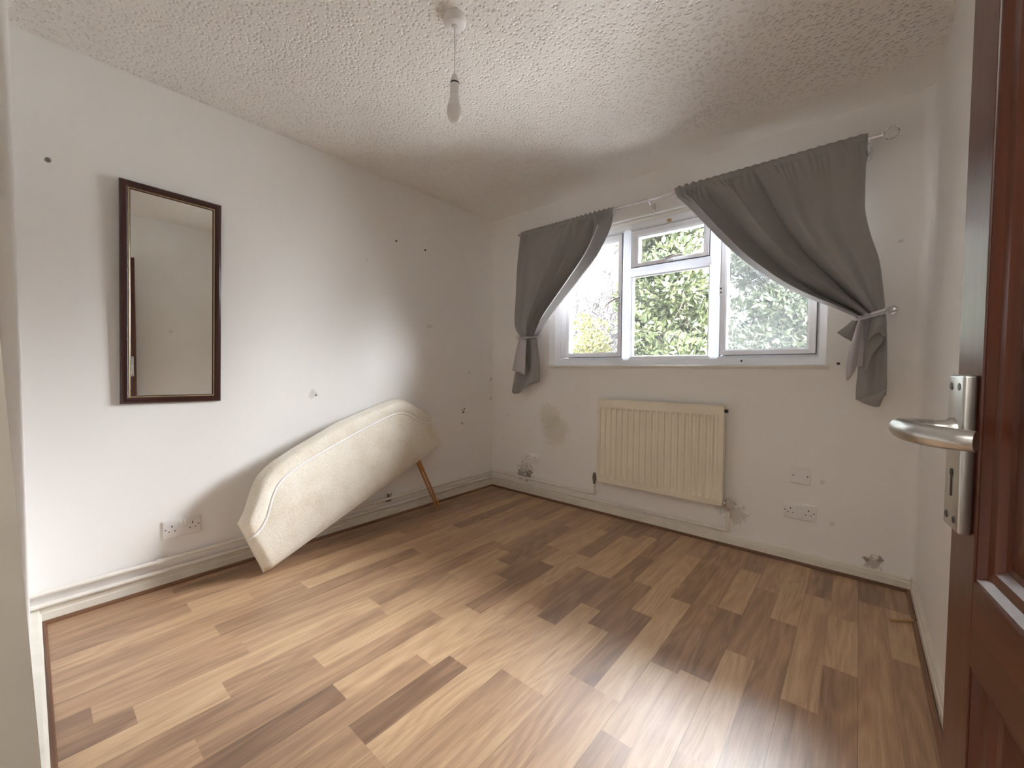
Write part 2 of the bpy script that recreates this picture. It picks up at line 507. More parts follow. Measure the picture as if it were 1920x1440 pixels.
m_velour, nt, b = mat('cream_velour')
co = objco(nt)
n1 = noise(nt, co, 7, 5)
n2 = noise(nt, co, 90, 4, 0.7)
base = ramp(nt, n1.outputs['Fac'], [(0.32, (0.74, 0.66, 0.51)), (0.5, (0.83, 0.77, 0.65)), (0.7, (0.88, 0.84, 0.75))])
base = mixc(nt, 0.35, base, ramp(nt, n2.outputs['Fac'], [(0.35, (0.68, 0.60, 0.46)), (0.65, (0.92, 0.88, 0.80))]))
L(nt, base, b.inputs['Base Color'])
b.inputs['Roughness'].default_value = 1.0
b.inputs['Sheen Weight'].default_value = 0.35
bump(nt, b, val(nt, 'ADD', n2.outputs['Fac'], val(nt, 'MULTIPLY', noise(nt, co, 350, 2).outputs['Fac'], 0.6)), 0.5, 0.004)
m_piping = simple('white_cord', (0.93, 0.92, 0.90), 0.35, nscale=120, namp=0.04)

def leaf_material(name, stops, rough=0.5):
    m, nt, b = mat(name)
    g = N(nt, 'ShaderNodeNewGeometry')
    L(nt, ramp(nt, g.outputs['Random Per Island'], stops), b.inputs['Base Color'])
    b.inputs['Roughness'].default_value = rough
    b.inputs['Specular IOR Level'].default_value = 0.4
    return m
K = 0.36
def lc(*c): return tuple(x * K for x in c)
m_leaf = leaf_material('broad_leaf', [(0.0, lc(0.05, 0.075, 0.025)), (0.35, lc(0.13, 0.165, 0.06)), (0.7, lc(0.22, 0.25, 0.10)), (1.0, lc(0.34, 0.35, 0.19))], 0.35)
m_leaf_b = leaf_material('cool_leaf', [(0.0, lc(0.05, 0.075, 0.045)), (0.5, lc(0.13, 0.165, 0.09)), (1.0, lc(0.28, 0.30, 0.19))], 0.4)
m_leaf_y = leaf_material('spring_leaf', [(0.0, lc(0.13, 0.15, 0.03)), (0.5, lc(0.28, 0.27, 0.06)), (1.0, lc(0.42, 0.37, 0.12))], 0.5)
m_bark = simple('bark', (0.11, 0.09, 0.075), 0.9, nscale=30, namp=0.4)
m_twig = simple('grey_twig', (0.075, 0.068, 0.065), 0.9, nscale=30, namp=0.3)
m_lawn = simple('pale_paving', (0.24, 0.234, 0.222), 0.9, nscale=4, namp=0.2)
m_brick = simple('outer_wall', (0.35, 0.22, 0.16), 0.9)

# ------------------------------------------------------------------ room shell
X0, X1, Z0, Z1 = 0.632, 2.428, 1.100, 2.128          # window opening
def cuboids(name, boxes, m, parent=None):
    q = MB()
    for bx in boxes: q.box(*bx)
    return q.build(name, m, parent)
struct(cuboids('wall_left', [(-0.15, 0, -4.25, 0.30, -0.3, H + 0.2)], m_wall_left))
struct(cuboids('wall_right', [(W, W + 0.15, -4.25, 0.30, -0.3, H + 0.2)], m_wall_right))
q = MB()
xs = [-0.0, X0, X1, W]
zs = [-0.3, Z0, Z1, H + 0.2]
for i in range(3):
    for j in range(3):
        if i == 1 and j == 1: continue
        q.box(xs[i], xs[i + 1], 0, 0.28, zs[j], zs[j + 1])
bmesh.ops.remove_doubles(q.bm, verts=q.bm.verts, dist=1e-5)
kill = [f for f in q.bm.faces if abs(f.normal.y) < 0.5 and not (
    (abs(f.calc_center_median().x - X0) < 1e-4 or abs(f.calc_center_median().x - X1) < 1e-4) and Z0 < f.calc_center_median().z < Z1
    or (abs(f.calc_center_median().z - Z0) < 1e-4 or abs(f.calc_center_median().z - Z1) < 1e-4) and X0 < f.calc_center_median().x < X1)]
bmesh.ops.delete(q.bm, geom=kill, context='FACES')
struct(q.build('wall_back', m_wall_back))
DX0, DX1, DZ = 1.985, 2.795, 2.02                    # doorway in the front wall
struct(cuboids('wall_front', [(0, DX0, -2.875, YF, -0.3, H + 0.2), (DX0, W, -2.875, YF, DZ, H + 0.2)], m_wall))
struct(cuboids('ceiling', [(-0.15, W + 0.15, -4.25, 0.28, H, H + 0.2)], m_ceil))
struct(cuboids('wall_hall', [(0, W, -4.25, -4.10, -0.3, H + 0.2)], m_wall))
struct(cuboids('floor_hall', [(0, W, -4.10, -2.80, -0.1, -0.001)], simple('hall_carpet', (0.20, 0.16, 0.13), 0.95, nscale=200, namp=0.3)))

# floor planks (strip x = 0.075 + 0.0968 k), each strip listed from the doorway to the window wall
PL = {0: [(.42, -2.33), (.18, 0)], 1: [(.36, 0)], 2: [(.30, -2.311), (.64, -1.2), (.45, 0)], 3: [(.64, -2.10), (.45, -1.0), (.6, 0)],
      4: [(.42, -1.897), (.68, -0.9), (.3, 0)], 5: [(.60, -2.279), (.36, -1.3), (.55, 0)], 6: [(.46, -1.5), (.5, -0.6), (.4, 0)],
      7: [(.20, -2.649), (.52, -2.238), (.58, -1.2), (.6, -.457), (.34, 0)], 8: [(.22, -2.563), (.62, -1.75), (.40, -0.9), (.55, 0)],
      9: [(.72, -2.352), (.42, -1.767), (.50, -1.35), (.66, -.958), (.36, 0)], 10: [(.38, -2.093), (.70, -1.626), (.66, -1.077), (.30, -.4), (.5, 0)],
      11: [(.62, -2.467), (.38, -1.626), (.55, -1.2), (.32, -.729), (.66, 0)], 12: [(.14, -2.111), (.62, -1.5), (.27, -.929), (.68, -.3), (.4, 0)],
      13: [(.46, -1.836), (.74, -1.44), (.68, -.711), (.30, 0)], 14: [(.46, -2.158), (.14, -1.761), (.62, -1.3), (.34, -.85), (.70, -.289), (.22, 0)],
      15: [(.50, -2.158), (.64, -1.351), (.27, -.853), (.70, -.2), (.4, 0)], 16: [(.42, -1.685), (.70, -1.136), (.30, -.5), (.42, 0)],
      17: [(.58, -1.685), (.62, -1.25), (.30, -.789), (.68, 0)], 18: [(.50, -1.548), (.24, -1.033), (.70, -.3), (.5, 0)],
      19: [(.56, -1.548), (.72, -.823), (.36, 0)], 20: [(.30, -1.676), (.66, -1.3), (.40, -.76), (.42, 0)],
      21: [(.70, -1.27), (.28, -.76), (.62, -.29), (.34, 0)], 22: [(.56, -1.596), (.72, -1.046), (.34, -.45), (.5, 0)],
      23: [(.5, -1.6), (.34, -.70), (.64, -.273), (.62, 0)], 24: [(.30, -1.189), (.62, -.36), (.26, 0)], 25: [(.36, -.906), (.68, -.506), (.50, 0)],
      26: [(.5, -1.3), (.52, -.279), (.24, 0)], 27: [(.42, -.695), (.66, -.278), (.36, 0)], 28: [(.5, 0)], -1: [(.4, 0)]}
vs, fs, tone, seed = [], [], [], []
for k, segs in PL.items():
    xa, xb = max(0.0, 0.075 + 0.0968 * k), min(W, 0.075 + 0.0968 * (k + 1))
    y = -2.80
    for t, ye in segs:
        i = len(vs)
        vs += [(xa, y, 0), (xb, y, 0), (xb, ye, 0), (xa, ye, 0)]
        fs.append((i, i + 1, i + 2, i + 3))
        tone.append(t + rnd.uniform(-.03, .03))
        seed.append(rnd.random())
        y = ye
me = bpy.data.meshes.new('floor')
me.from_pydata(vs, [], fs)
for nm, dat in (('tone', tone), ('seed', seed)):
    at = me.attributes.new(nm, 'FLOAT', 'FACE')
    at.data.foreach_set('value', dat)
me.materials.append(m_floor)
fo = bpy.data.objects.new('floor', me)
COL.objects.link(fo)
struct(fo)

# skirting boards, floor beading, door lining
def skirt_profile(h=0.066, t=0.018):
    return [(0, 0), (t, 0), (t, h - 0.022), (t - 0.004, h - 0.018), (t - 0.005, h - 0.006), (t - 0.009, h), (0, h)]
def run(name, prof, a, b, inward, m):
    """profile (distance from wall, z) swept from a to b on the floor"""
    a, b, n = Vector(a), Vector(b), Vector(inward)
    q = MB()
    A = [q.bm.verts.new(a + n * d + Vector((0, 0, z))) for d, z in prof]
    B = [q.bm.verts.new(b + n * d + Vector((0, 0, z))) for d, z in prof]
    k = len(prof)
    q.bm.faces.new(A); q.bm.faces.new(B[::-1])
    for i in range(k): q.bm.faces.new((A[i], B[i], B[(i + 1) % k], A[(i + 1) % k]))
    return struct(q.build(name, m))
sp = skirt_profile()
run('baseboard_left', sp, (0, YF, 0), (0, 0, 0), (1, 0, 0), m_skirt)
run('baseboard_back', sp, (0.018, 0, 0), (W - 0.018, 0, 0), (0, -1, 0), m_skirt)
run('baseboard_right', sp, (W, -2.60, 0), (W, 0, 0), (-1, 0, 0), m_skirt)
run('baseboard_front', skirt_profile(.066, .030), (0.018, YF, 0), (DX0 - 0.01, YF, 0), (0, 1, 0), m_skirt)
bd = [(0, 0), (0.014, 0), (0.013, 0.006), (0.009, 0.011), (0.003, 0.014), (0, 0.014)]
run('trim_1', bd, (0.018, YF + 0.030, 0), (0.018, -0.018, 0), (1, 0, 0), m_bead_y)
run('trim_2', bd, (0.018, -0.018, 0), (W - 0.018, -0.018, 0), (0, -1, 0), m_bead_x)
run('trim_3', bd, (W - 0.018, -0.33, 0), (W - 0.018, -0.018, 0), (-1, 0, 0), m_bead_y)
run('trim_4', bd, (W - 0.020, -2.58, 0), (W - 0.020, -0.345, 0), (-1, 0, 0), m_bead_y)
run('trim_5', bd, (0.032, YF + 0.030, 0), (DX0 - 0.01, YF + 0.030, 0), (0, 1, 0), m_bead_x)
q = MB()                                             # plaster rounded into the corner by the window wall
cr, cn = .035, 8
cv = [(W - cr + cr * math.sin(a * math.pi / 2 / cn), -cr + cr * math.cos(a * math.pi / 2 / cn) - 0.0) for a in range(cn + 1)]
q.grid([[(x, y - .0004, z) for x, y in cv] for z in (.066, H - .0005)])
struct(q.build('trim_8', m_wall_back, None, 80))
# left door lining (out of plumb), head lining, right lining
q = MB()
q.box(DX0, DX0 + 0.012, -2.90, -2.757, 0, DZ)
for v in q.bm.verts:
    if v.co.y > -2.8: v.co.y = -2.729 - 0.036 * v.co.z
struct(q.build('trim_6', m_gloss))
struct(cuboids('trim_7', [(DX0, W, -2.90, -2.757, DZ - 0.012, DZ)], m_gloss))

# ------------------------------------------------------------------ outdoor ground and planting
struct(cuboids('ground', [(-30, 30, 0.3, 45, -0.5, -0.35)], m_lawn))

def leaves(name, m, parent, centres, n, size, rng, spread, up_bias=0.3):
    """leaf blades (bent six-point shapes) scattered through soft clumps"""
    V, F = [], []
    for _ in range(n):
        c, rad = rng.choice(centres)
        while True:
            d = Vector((rng.uniform(-1, 1), rng.uniform(-1, 1), rng.uniform(-1, 1)))
            if 0.05 < d.length <= 1: break
        d = d.normalized() * (d.length ** 0.45)
        p = Vector(c) + Vector((d.x * rad[0], d.y * rad[1], d.z * rad[2]))
        ax = (d + Vector((rng.gauss(0, .6), rng.gauss(0, .6), rng.gauss(0, .6) + up_bias))).normalized()
        sd = ax.cross(Vector((rng.gauss(0, 1), rng.gauss(0, 1), rng.gauss(0, 1)))).normalized()
        nn = ax.cross(sd)
        l = size * rng.uniform(.7, 1.35)
        w = l * spread * rng.uniform(.8, 1.2)
        i = len(V)
        V += [p, p + ax * l * .35 + sd * w + nn * w * .3, p + ax * l * .7 + sd * w * .75 + nn * w * .2, p + ax * l - nn * l * .12,
              p + ax * l * .7 - sd * w * .75 + nn * w * .2, p + ax * l * .35 - sd * w + nn * w * .3]
        F += [(i, i + 1, i + 2, i + 3), (i, i + 3, i + 4, i + 5)]
    me = bpy.data.meshes.new(name)
    me.from_pydata([tuple(v) for v in V], [], F)
    me.materials.append(m)
    o = bpy.data.objects.new(name, me)
    COL.objects.link(o)
    o.parent = parent
    return o
def branches(q, p, d, length, r, depth, rng, spread=0.5, kids=(2, 4), tips=None, droop=0.0, seg=5, rmin=.0):
    r = max(r, rmin)
    pts, rad = [p], [r]
    cur, dd = Vector(p), Vector(d).normalized()
    n = 4
    for i in range(n):
        dd = (dd + Vector((rng.gauss(0, .10), rng.gauss(0, .10), rng.gauss(0, .10) - droop))).normalized()
        cur = cur + dd * length / n
        pts.append(cur.copy()); rad.append(max(rmin * .9, r * (1 - 0.55 * (i + 1) / n)))
    q.tube(pts, rad, seg, cap=False)
    if depth == 0:
        if tips is not None: tips.append(cur.copy())
        return
    for _ in range(rng.randint(*kids)):
        k = rng.randint(1, n)
        a = dd + Vector((rng.gauss(0, spread), rng.gauss(0, spread), rng.gauss(0, spread)))
        branches(q, pts[k], a, length * rng.uniform(.55, .85), rad[k] * .75, depth - 1, rng, spread, kids, tips, droop, max(3, seg - 1), rmin)
def bushy(name, label, base, trunk_h, r, m, n, size, centres, seedn, spread=0.22, up_bias=0.3, bl=0.6):
    rng = random.Random(seedn)
    t = empty(name, base, None, label, 'tree', None)
    q = MB()
    branches(q, Vector((0, 0, 0)), Vector((0.05, 0, 1)), trunk_h, r, 0, rng, seg=8)
    for _ in range(9):
        branches(q, Vector((0, 0, trunk_h * rng.uniform(.45, .98))), Vector((rng.gauss(0, .5), rng.gauss(0, .4), rng.uniform(.5, 1))), bl * rng.uniform(.8, 1.2), r * .40, 2, rng, .5, (2, 3))
    q.build('trunk', m_bark, t, 60)
    leaves('foliage', m, t, centres, n, size, rng, spread, up_bias)
    return t
def clumps(rng, n, box, r):
    return [((rng.uniform(*box[0]), rng.uniform(*box[1]), rng.uniform(*box[2])), (r * rng.uniform(.7, 1.3), r * rng.uniform(.7, 1.2), r * rng.uniform(.6, 1.1))) for _ in range(n)]
rg = random.Random(5)
bushy('evergreen_tree', 'dense broad-leaved evergreen tree outside the middle window pane', (-0.33, 5.2, -0.35), 2.0, 0.06, m_leaf, 24000, 0.125,
      clumps(rg, 66, ((-.56, .60), (-.50, .55), (0.5, 4.3)), 0.38), 21, 0.25)
bushy('tall_shrub', 'bluish-green leafy shrub outside the right window pane', (2.15, 7.4, -0.35), 2.2, 0.05, m_leaf_b, 30000, 0.13,
      clumps(rg, 84, ((-1.85, 1.6), (-.45, .55), (0.5, 4.3)), 0.44), 22, 0.24)
cl = clumps(rg, 26, ((-.95, .60), (-.4, .4), (0.4, 1.75)), 0.28) + clumps(rg, 9, ((0.0, .60), (-.3, .3), (1.7, 2.6)), 0.24)
bushy('spring_shrub', 'low yellow-green shrub at the foot of the left window pane', (-2.15, 5.0, -0.35), 1.2, 0.04, m_leaf_y, 7500, 0.072, cl, 23, 0.22, 0.6, 0.5)
t = empty('bare_tree', (-4.0, 8.8, -0.35), None, 'leafless tree with fine upright twigs outside the left window pane', 'tree')
q = MB()
rb = random.Random(8)
tips = []
for _ in range(9):
    branches(q, Vector((rb.uniform(-1.1, 1.1), rb.uniform(-.2, .2), 0)), Vector((rb.gauss(.1, .2), rb.gauss(.05, .1), 1)), 1.9, 0.050, 4, rb, .36, (2, 4), tips, 0.0, 5, .019)
q.build('branches', m_twig, t, 60)
leaves('buds', m_twig, t, [(tuple(p), (.05, .05, .05)) for p in tips], 4500, 0.075, rb, .3)

# ------------------------------------------------------------------ window
win = struct(empty('window_1'))
tag(win, 'white plastic window with two mullions and a top vent', 'window')
FY0, FY1 = 0.080, 0.150
def frame_rect(q, x0, x1, z0, z1, w, y0, y1, bev=0.006):
    """mitred rectangular frame with a chamfered inner edge"""
    if not isinstance(w, tuple): w = (w, w, w, w)     # left right bottom top
    def ring(ix, y):
        l, r, bb, tt = [a * ix for a in w]
        return [q.bm.verts.new(p) for p in ((x0 + l, y, z0 + bb), (x1 - r, y, z0 + bb), (x1 - r, y, z1 - tt), (x0 + l, y, z1 - tt))]
    rings = [ring(0, y1), ring(0, y0 + bev * .4), ring(0.06, y0), ring(0.72, y0), ring(1.0, y0 + bev * 1.6), ring(1.0, y1)]
    for a, c in zip(rings, rings[1:] + rings[:1]):
        for i in range(4):
            q.bm.faces.new((a[i], a[(i + 1) % 4], c[(i + 1) % 4], c[i]))
def bar(q, a, b, w, y0, y1, vertical):
    h = w / 2
    prof = [(-h, y1), (-h, y0 + .012), (-h * .55, y0), (h * .55, y0), (h, y0 + .012), (h, y1)]
    A, B = [], []
    for d, y in prof:
        if vertical:
            tipd = h - abs(d)
            A.append(q.bm.verts.new((a[0] + d, y, a[1] - tipd * .9))); B.append(q.bm.verts.new((b[0] + d, y, b[1] + tipd * .9)))
        else:
            tipd = h - abs(d)
            A.append(q.bm.verts.new((a[0] - tipd * .9, y, a[1] + d))); B.append(q.bm.verts.new((b[0] + tipd * .9, y, b[1] + d)))
    n = len(prof)
    for i in range(n - 1): q.bm.faces.new((A[i], B[i], B[i + 1], A[i + 1]))
    q.bm.faces.new(A); q.bm.faces.new(B[::-1])
q = MB(); frame_rect(q, X0, X1, Z0, Z1, (.066, .050, .062, .066), FY0, FY1); q.build('window_frame', m_upvc, win)
q = MB(); bar(q, (1.255, Z0 + .055), (1.255, Z1 - .060), .066, FY0 - .001, FY1, True); q.build('mullion', m_upvc, win)
q = MB(); bar(q, (1.850, Z0 + .055), (1.850, Z1 - .060), .068, FY0 - .001, FY1, True); q.build('mullion', m_upvc, win)
q = MB(); bar(q, (1.287, 1.772), (1.817, 1.772), .060, FY0 - .002, FY1, False); q.build('transom', m_upvc, win)
def sash(name, x0, x1, z0, z1, w, m=m_pane):
    q = MB(); frame_rect(q, x0, x1, z0, z1, w, FY0 - .012, FY1 - .02, .007)
    s = q.build(name, m_upvc, win)
    q = MB()
    for bx in ((x0 - .004, x0, z0 - .004, z1 + .004), (x1, x1 + .004, z0 - .004, z1 + .004), (x0, x1, z0 - .004, z0), (x0, x1, z1, z1 + .004)):
        q.box(bx[0], bx[1], FY0 - .004, FY0 + .004, bx[2], bx[3])
    q.build('gasket', m_seal, s)
    wl, wr, wb, wt_ = w if isinstance(w, tuple) else (w,) * 4
    q = MB(); q.box(x0 + wl - .006, x1 - wr + .006, FY0 + .030, FY0 + .034, z0 + wb - .006, z1 - wt_ + .006)
    q.build('glass_pane', m, s)
    return s
s_left = sash('sash', X0 + .070, 1.220, 1.166, 2.060, (.068, .030, .034, .050))
s_right = sash('sash', 1.888, 2.378, 1.166, 2.060, (.034, .042, .034, .050), m_pane_dirty)
s_vent = sash('vent_sash', 1.292, 1.814, 1.804, 2.060, (.050, .036, .026, .050))
q = MB(); q.box(1.280, 1.824, FY0 + .030, FY0 + .034, 1.156, 1.750); q.build('glass_pane', m_pane, win)
q = MB(); frame_rect(q, 1.284, 1.820, 1.158, 1.746, .012, FY0 + .012, FY0 + .034, .006); q.build('glazing_bead', m_upvc, win)
# handles
q = MB()
q.box(1.206, 1.220, FY0 - .030, FY0 - .012, 1.555, 1.612, .003)
q.tube([(1.213, FY0 - .034, 1.590), (1.185, FY0 - .052, 1.582), (1.150, FY0 - .056, 1.562), (1.110, FY0 - .052, 1.534)], [.008, .008, .007, .006], 10)
q.build('window_handle', m_chrome, s_left, 40)
q = MB(); q.box(1.884, 1.902, FY0 - .022, FY0 - .010, 1.535, 1.605, .003)
q.build('handle_base', m_upvc, s_right, 40)
q = MB(); q.box(1.888, 1.897, FY0 - .026, FY0 - .020, 1.575, 1.585); q.box(1.888, 1.897, FY0 - .026, FY0 - .020, 1.552, 1.560); q.build('handle_hole', m_black, s_right)
q = MB()
q.box(1.520, 1.600, FY0 - .028, FY0 - .012, 1.806, 1.826, .004)
q.tube([(1.545, FY0 - .030, 1.816), (1.560, FY0 - .048, 1.818), (1.610, FY0 - .052, 1.824), (1.665, FY0 - .050, 1.828)], [.009, .009, .008, .007], 10)
q.build('window_handle', m_upvc, s_vent, 40)
q = MB(); q.tube([(1.552, FY0 - .040, 1.829), (1.610, FY0 - .062, 1.834)], .004, 8); q.build('latch_button', m_grime, s_vent)
q = MB(); q.box(1.545, 1.572, FY0 - .016, FY0 - .002, 2.072, 2.090, .003); q.build('brass_clip', m_brass, win)
q = MB(); q.cyl((2.012, FY0 - .002, 1.128), (2.012, FY0 + .006, 1.128), .006); q.build('drain_hole', m_black, win)
q = MB(); q.box(X0 - .018, X1 + .016, -.016, FY0 + .02, Z0 - .016, Z0 + .002, .004); q.build('window_sill', m_gloss, win)
q = MB(); q.box(X0 + .001, X1 - .001, .030, FY0 + .01, Z1 - .012, Z1 - .0005, .003); q.build('head_trim', m_gloss, win)

# ------------------------------------------------------------------ radiator
rad = empty('radiator', (1.54, -0.06, 0.25), None, 'cream fluted panel radiator on the wall under the window', 'radiator')
RX0, RX1, RZ0, RZ1 = 1.122, 1.955, 0.248, 0.856
ox, oy, oz = rad.location
q = MB()
nf = 19
pitchx = (RX1 - RX0 - .03) / nf
xsr = [(RX0, 0.012), (RX0 + .004, 0.003), (RX0 + .015, 0)]
for i in range(nf):
    a = RX0 + .015 + i * pitchx
    xsr += [(a + pitchx * .06, 0), (a + pitchx * .20, .010), (a + pitchx * .62, .010), (a + pitchx * .76, 0)]
xsr += [(RX1 - .015, 0), (RX1 - .004, .003), (RX1, .012)]
rows = []
for z, k, dy in ((RZ0, 0, .012), (RZ0 + .006, 0, .002), (RZ0 + .040, 0, 0), (RZ0 + .056, 1, 0), (RZ1 - .072, 1, 0), (RZ1 - .056, 0, 0), (RZ1 - .008, 0, 0), (RZ1 - .001, 0, .006)):
    row = []
    for x, d in xsr:
        edge = x < RX0 + .012 or x > RX1 - .012
        row.append((x - ox, -.082 + (d if (k or edge) else 0) + dy - oy, z - oz))
    rows.append(row)
q.grid(rows)
q.box(RX0 - ox, RX1 - ox, -.066 - oy, -.046 - oy, RZ0 - oz, RZ1 - oz)
q.build('front_panel', m_rad, rad, 30)
q = MB(); q.box(RX0 - .003 - ox, RX0 + .006 - ox, -.080 - oy, -.036 - oy, RZ0 + .01 - oz, RZ1 + .001 - oz, .002); q.box(RX1 - .006 - ox, RX1 + .003 - ox, -.080 - oy, -.036 - oy, RZ0 + .01 - oz, RZ1 + .001 - oz, .002)
q.box(RX0 - ox, RX1 - ox, -.080 - oy, -.036 - oy, RZ1 - .004 - oz, RZ1 + .001 - oz, .001)
q.build('side_cover', m_rad, rad)
for x in (RX0 + .12, RX1 - .12):
    MB().box(x - .02 - ox, x + .02 - ox, -.046 - oy, -.0005 - oy, RZ0 + .05 - oz, RZ1 - .10 - oz).build('wall_bracket', m_rad, rad)
q = MB(); q.cyl((RX1 + .002 - ox, -.060 - oy, RZ1 - .030 - oz), (RX1 + .020 - ox, -.060 - oy, RZ1 - .030 - oz), .010); q.build('bleed_plug', m_black, rad, 40)
def valve(x, side, m):
    q = MB()
    q.cyl((x - ox, -.052 - oy, .225 - oz), (x - ox, -.052 - oy, .305 - oz), .010, 16)
    q.cyl((x - ox, -.052 - oy, .250 - oz), (x - ox, -.052 - oy, .285 - oz), .0155, 6)
    q.cyl((x - ox, -.052 - oy, .268 - oz), (x + side * .034 - ox, -.052 - oy, .268 - oz), .009, 12)
    q.cyl((x + side * .016 - ox, -.052 - oy, .268 - oz), (x + side * .028 - ox, -.052 - oy, .268 - oz), .015, 6)
    q.build('valve', m, rad, 30)
valve(1.086, 1, m_grime)
valve(1.986, -1, m_chrome)

# ------------------------------------------------------------------ heating pipes
def arc_corner(pts, r=.02, n=5):
    out = [Vector(pts[0])]
    for a, b_, c in zip(pts, pts[1:], pts[2:]):
        a, b_, c = Vector(a), Vector(b_), Vector(c)
        p0 = b_ + (a - b_).normalized() * r
        p1 = b_ + (c - b_).normalized() * r
        for i in range(n + 1):
            t = i / n
            out.append(p0 * (1 - t) ** 2 + b_ * 2 * t * (1 - t) + p1 * t * t)
    out.append(Vector(pts[-1]))
    return out
PR = .0098
pu = empty('heating_pipe', (0, 0, 0.13), None, 'upper painted heating pipe above the skirting, ending at the radiator left valve', 'pipe', None)
q = MB(); q.tube(arc_corner([(.031, YF + .001, .004), (.031, -.031, .016), (1.086, -.031, .010), (1.086, -.046, .022), (1.086, -.052, .0945)], .012), PR, 12); q.build('pipe_run', m_pipe, pu, 50)
pw = empty('heating_pipe', (0, 0, 0.08), None, 'lower painted heating pipe along the skirting, ending at the radiator right valve', 'pipe', None)
q = MB(); q.tube(arc_corner([(.031, YF + .001, .004), (.031, -.031, .010), (1.986, -.031, .018), (1.986, -.046, .03), (1.986, -.052, .1445)], .012), PR, 12); q.build('pipe_run', m_pipe, pw, 50)
def clip(parent, p, axis, r=.0125, l=.012, m=m_pipe):
    p = Vector(p); d = Vector(axis)
    q = MB(); q.cyl(p - d * l, p + d * l, r, 12); q.build('pipe_collar', m, parent, 40)
clip(pu, (.031, -2.365, .0055), (0, 1, 0), .0135, .010)
clip(pw, (.031, -2.345, .005), (0, 1, 0), .0125, .010)
clip(pu, (.031, -2.60, .0045), (0, 1, 0), .0118, .02)
clip(pw, (1.82, -.031, .0173), (1, 0, 0), .0125, .009)
clip(pw, (1.93, -.031, .0178), (1, 0, 0), .012, .008)
clip(pu, (1.03, -.031, .0103), (1, 0, 0), .012, .012)
clip(pu, (.031, -.30, .0147), (0, 1, 0), .012, .01)
q = MB()
q.box(-.0005, .020, -1.122, -1.080, -.012, .006, .001); q.box(.012, .030, -1.112, -1.098, -.012, .042, .002)
q.tube([(.026, -1.095, .012), (.032, -1.09, .035), (.030, -1.085, .046)], .003, 6)
q.build('pipe_bracket', m_grime, pu)

# ------------------------------------------------------------------ sockets and plates
def plate(q, w, h, d=.009):
    q.box(-w / 2, w / 2, -d, 0, -h / 2, h / 2, .0028, None, 3)
def double_socket(name, label, loc, rz):
    t = empty(name, loc, (0, 0, rz), label, 'socket', 'double sockets on the walls')
    q = MB(); plate(q, .148, .088); q.build('face_plate', m_plastic, t, 40)
    for sx_ in (-1, 1):
        q = MB()
        c = sx_ * .041
        q.box(c - .0022, c + .0022, -.0096, -.0085, .008, .017)
        q.box(c - .0145, c - .0085, -.0096, -.0085, -.0135, -.0095)
        q.box(c + .0085, c + .0145, -.0096, -.0085, -.0135, -.0095)
        q.build('pin_holes', m_black, t)
        q = MB(); q.box(sx_ * .009 - .0055, sx_ * .009 + .0055, -.0125, -.008, .010, .030, .0015); q.build('rocker_switch', m_plastic, t)
        q = MB(); q.cyl((sx_ * .0655, -.0085, 0), (sx_ * .0655, -.0097, 0), .0032, 12); q.build('screw', m_screw, t)
    return t
double_socket('double_socket', 'white double power socket low on the left wall below the mirror', (0, -2.270, .272), R(90))
double_socket('double_socket', 'white double power socket between the room corner and the radiator', (.460, 0, .311), 0)
double_socket('double_socket', 'white double power socket right of the radiator, under the blank plate', (2.334, 0, .290), 0)
t = empty('blank_plate', (2.334, 0, .489), None, 'square white blanking plate above the socket right of the radiator', 'wall plate')
q = MB(); plate(q, .090, .088); q.build('face_plate', m_plastic, t, 40)
for sx_ in (-1, 1):
    q = MB(); q.cyl((sx_ * .032, -.0085, 0), (sx_ * .032, -.0098, 0), .0038, 12); q.build('screw', m_screw, t)

def screw_thing(name, label, loc, nrm, r=.006, cat='screw', m=m_screw, group=None):
    q = MB(); n = Vector(nrm); q.cyl((0, 0, 0), n * .006, r * .8, 12, r); o = q.build(name, m, None, 40, loc)
    return tag(o, label, cat, group)
screw_thing('wall_screw', 'small dark screw high on the left wall, the one farther from the corner', (0, -1.02, 1.983), (1, 0, 0), .007)
screw_thing('wall_screw', 'small dark screw high on the left wall, the one nearer the corner', (0, -.764, 1.976), (1, 0, 0), .007)
screw_thing('wall_plug', 'black wall plug right of the window sill', (2.481, 0, 1.108), (0, -1, 0), .0075, 'wall plug', m_black)

# ------------------------------------------------------------------ wall mirror
mi = empty('wall_mirror', (.0135, -2.286, 1.400), (R(-0.8), R(1.1), R(1.02)), 'tall narrow mirror in a dark mahogany frame on the left wall', 'mirror')
MW, MH = .384, 1.008
def mirror_ring(q, prof):
    """prof = [(inset, height off the wall)] -> rectangular mitred frame"""
    rings = [[q.bm.verts.new((hx, sy * (MW / 2 - i), sz * (MH / 2 - i))) for sy, sz in ((-1, -1), (1, -1), (1, 1), (-1, 1))] for i, hx in prof]
    for a, c in zip(rings, rings[1:]):
        for k in range(4): q.bm.faces.new((a[k], a[(k + 1) % 4], c[(k + 1) % 4], c[k]))
q = MB(); mirror_ring(q, [(0, .001), (0, .014), (.004, .020), (.012, .022), (.024, .020), (.029, .014)]); q.build('frame', m_mirror_frame, mi, 50)
q = MB(); mirror_ring(q, [(.029, .010), (.029, .0145), (.031, .0155), (.033, .0145), (.033, .010)]); q.build('gilt_edging', simple('gilt', (.55, .42, .24), .4, .6), mi)
q = MB(); mirror_ring(q, [(.033, .010), (.033, .0130), (.037, .0115), (.037, .008)]); q.build('inner_slip', m_mirror_frame, mi)
q = MB(); q.box(.006, .009, -MW / 2 + .034, MW / 2 - .034, -MH / 2 + .034, MH / 2 - .034); q.build('mirror_glass', m_mirror, mi)

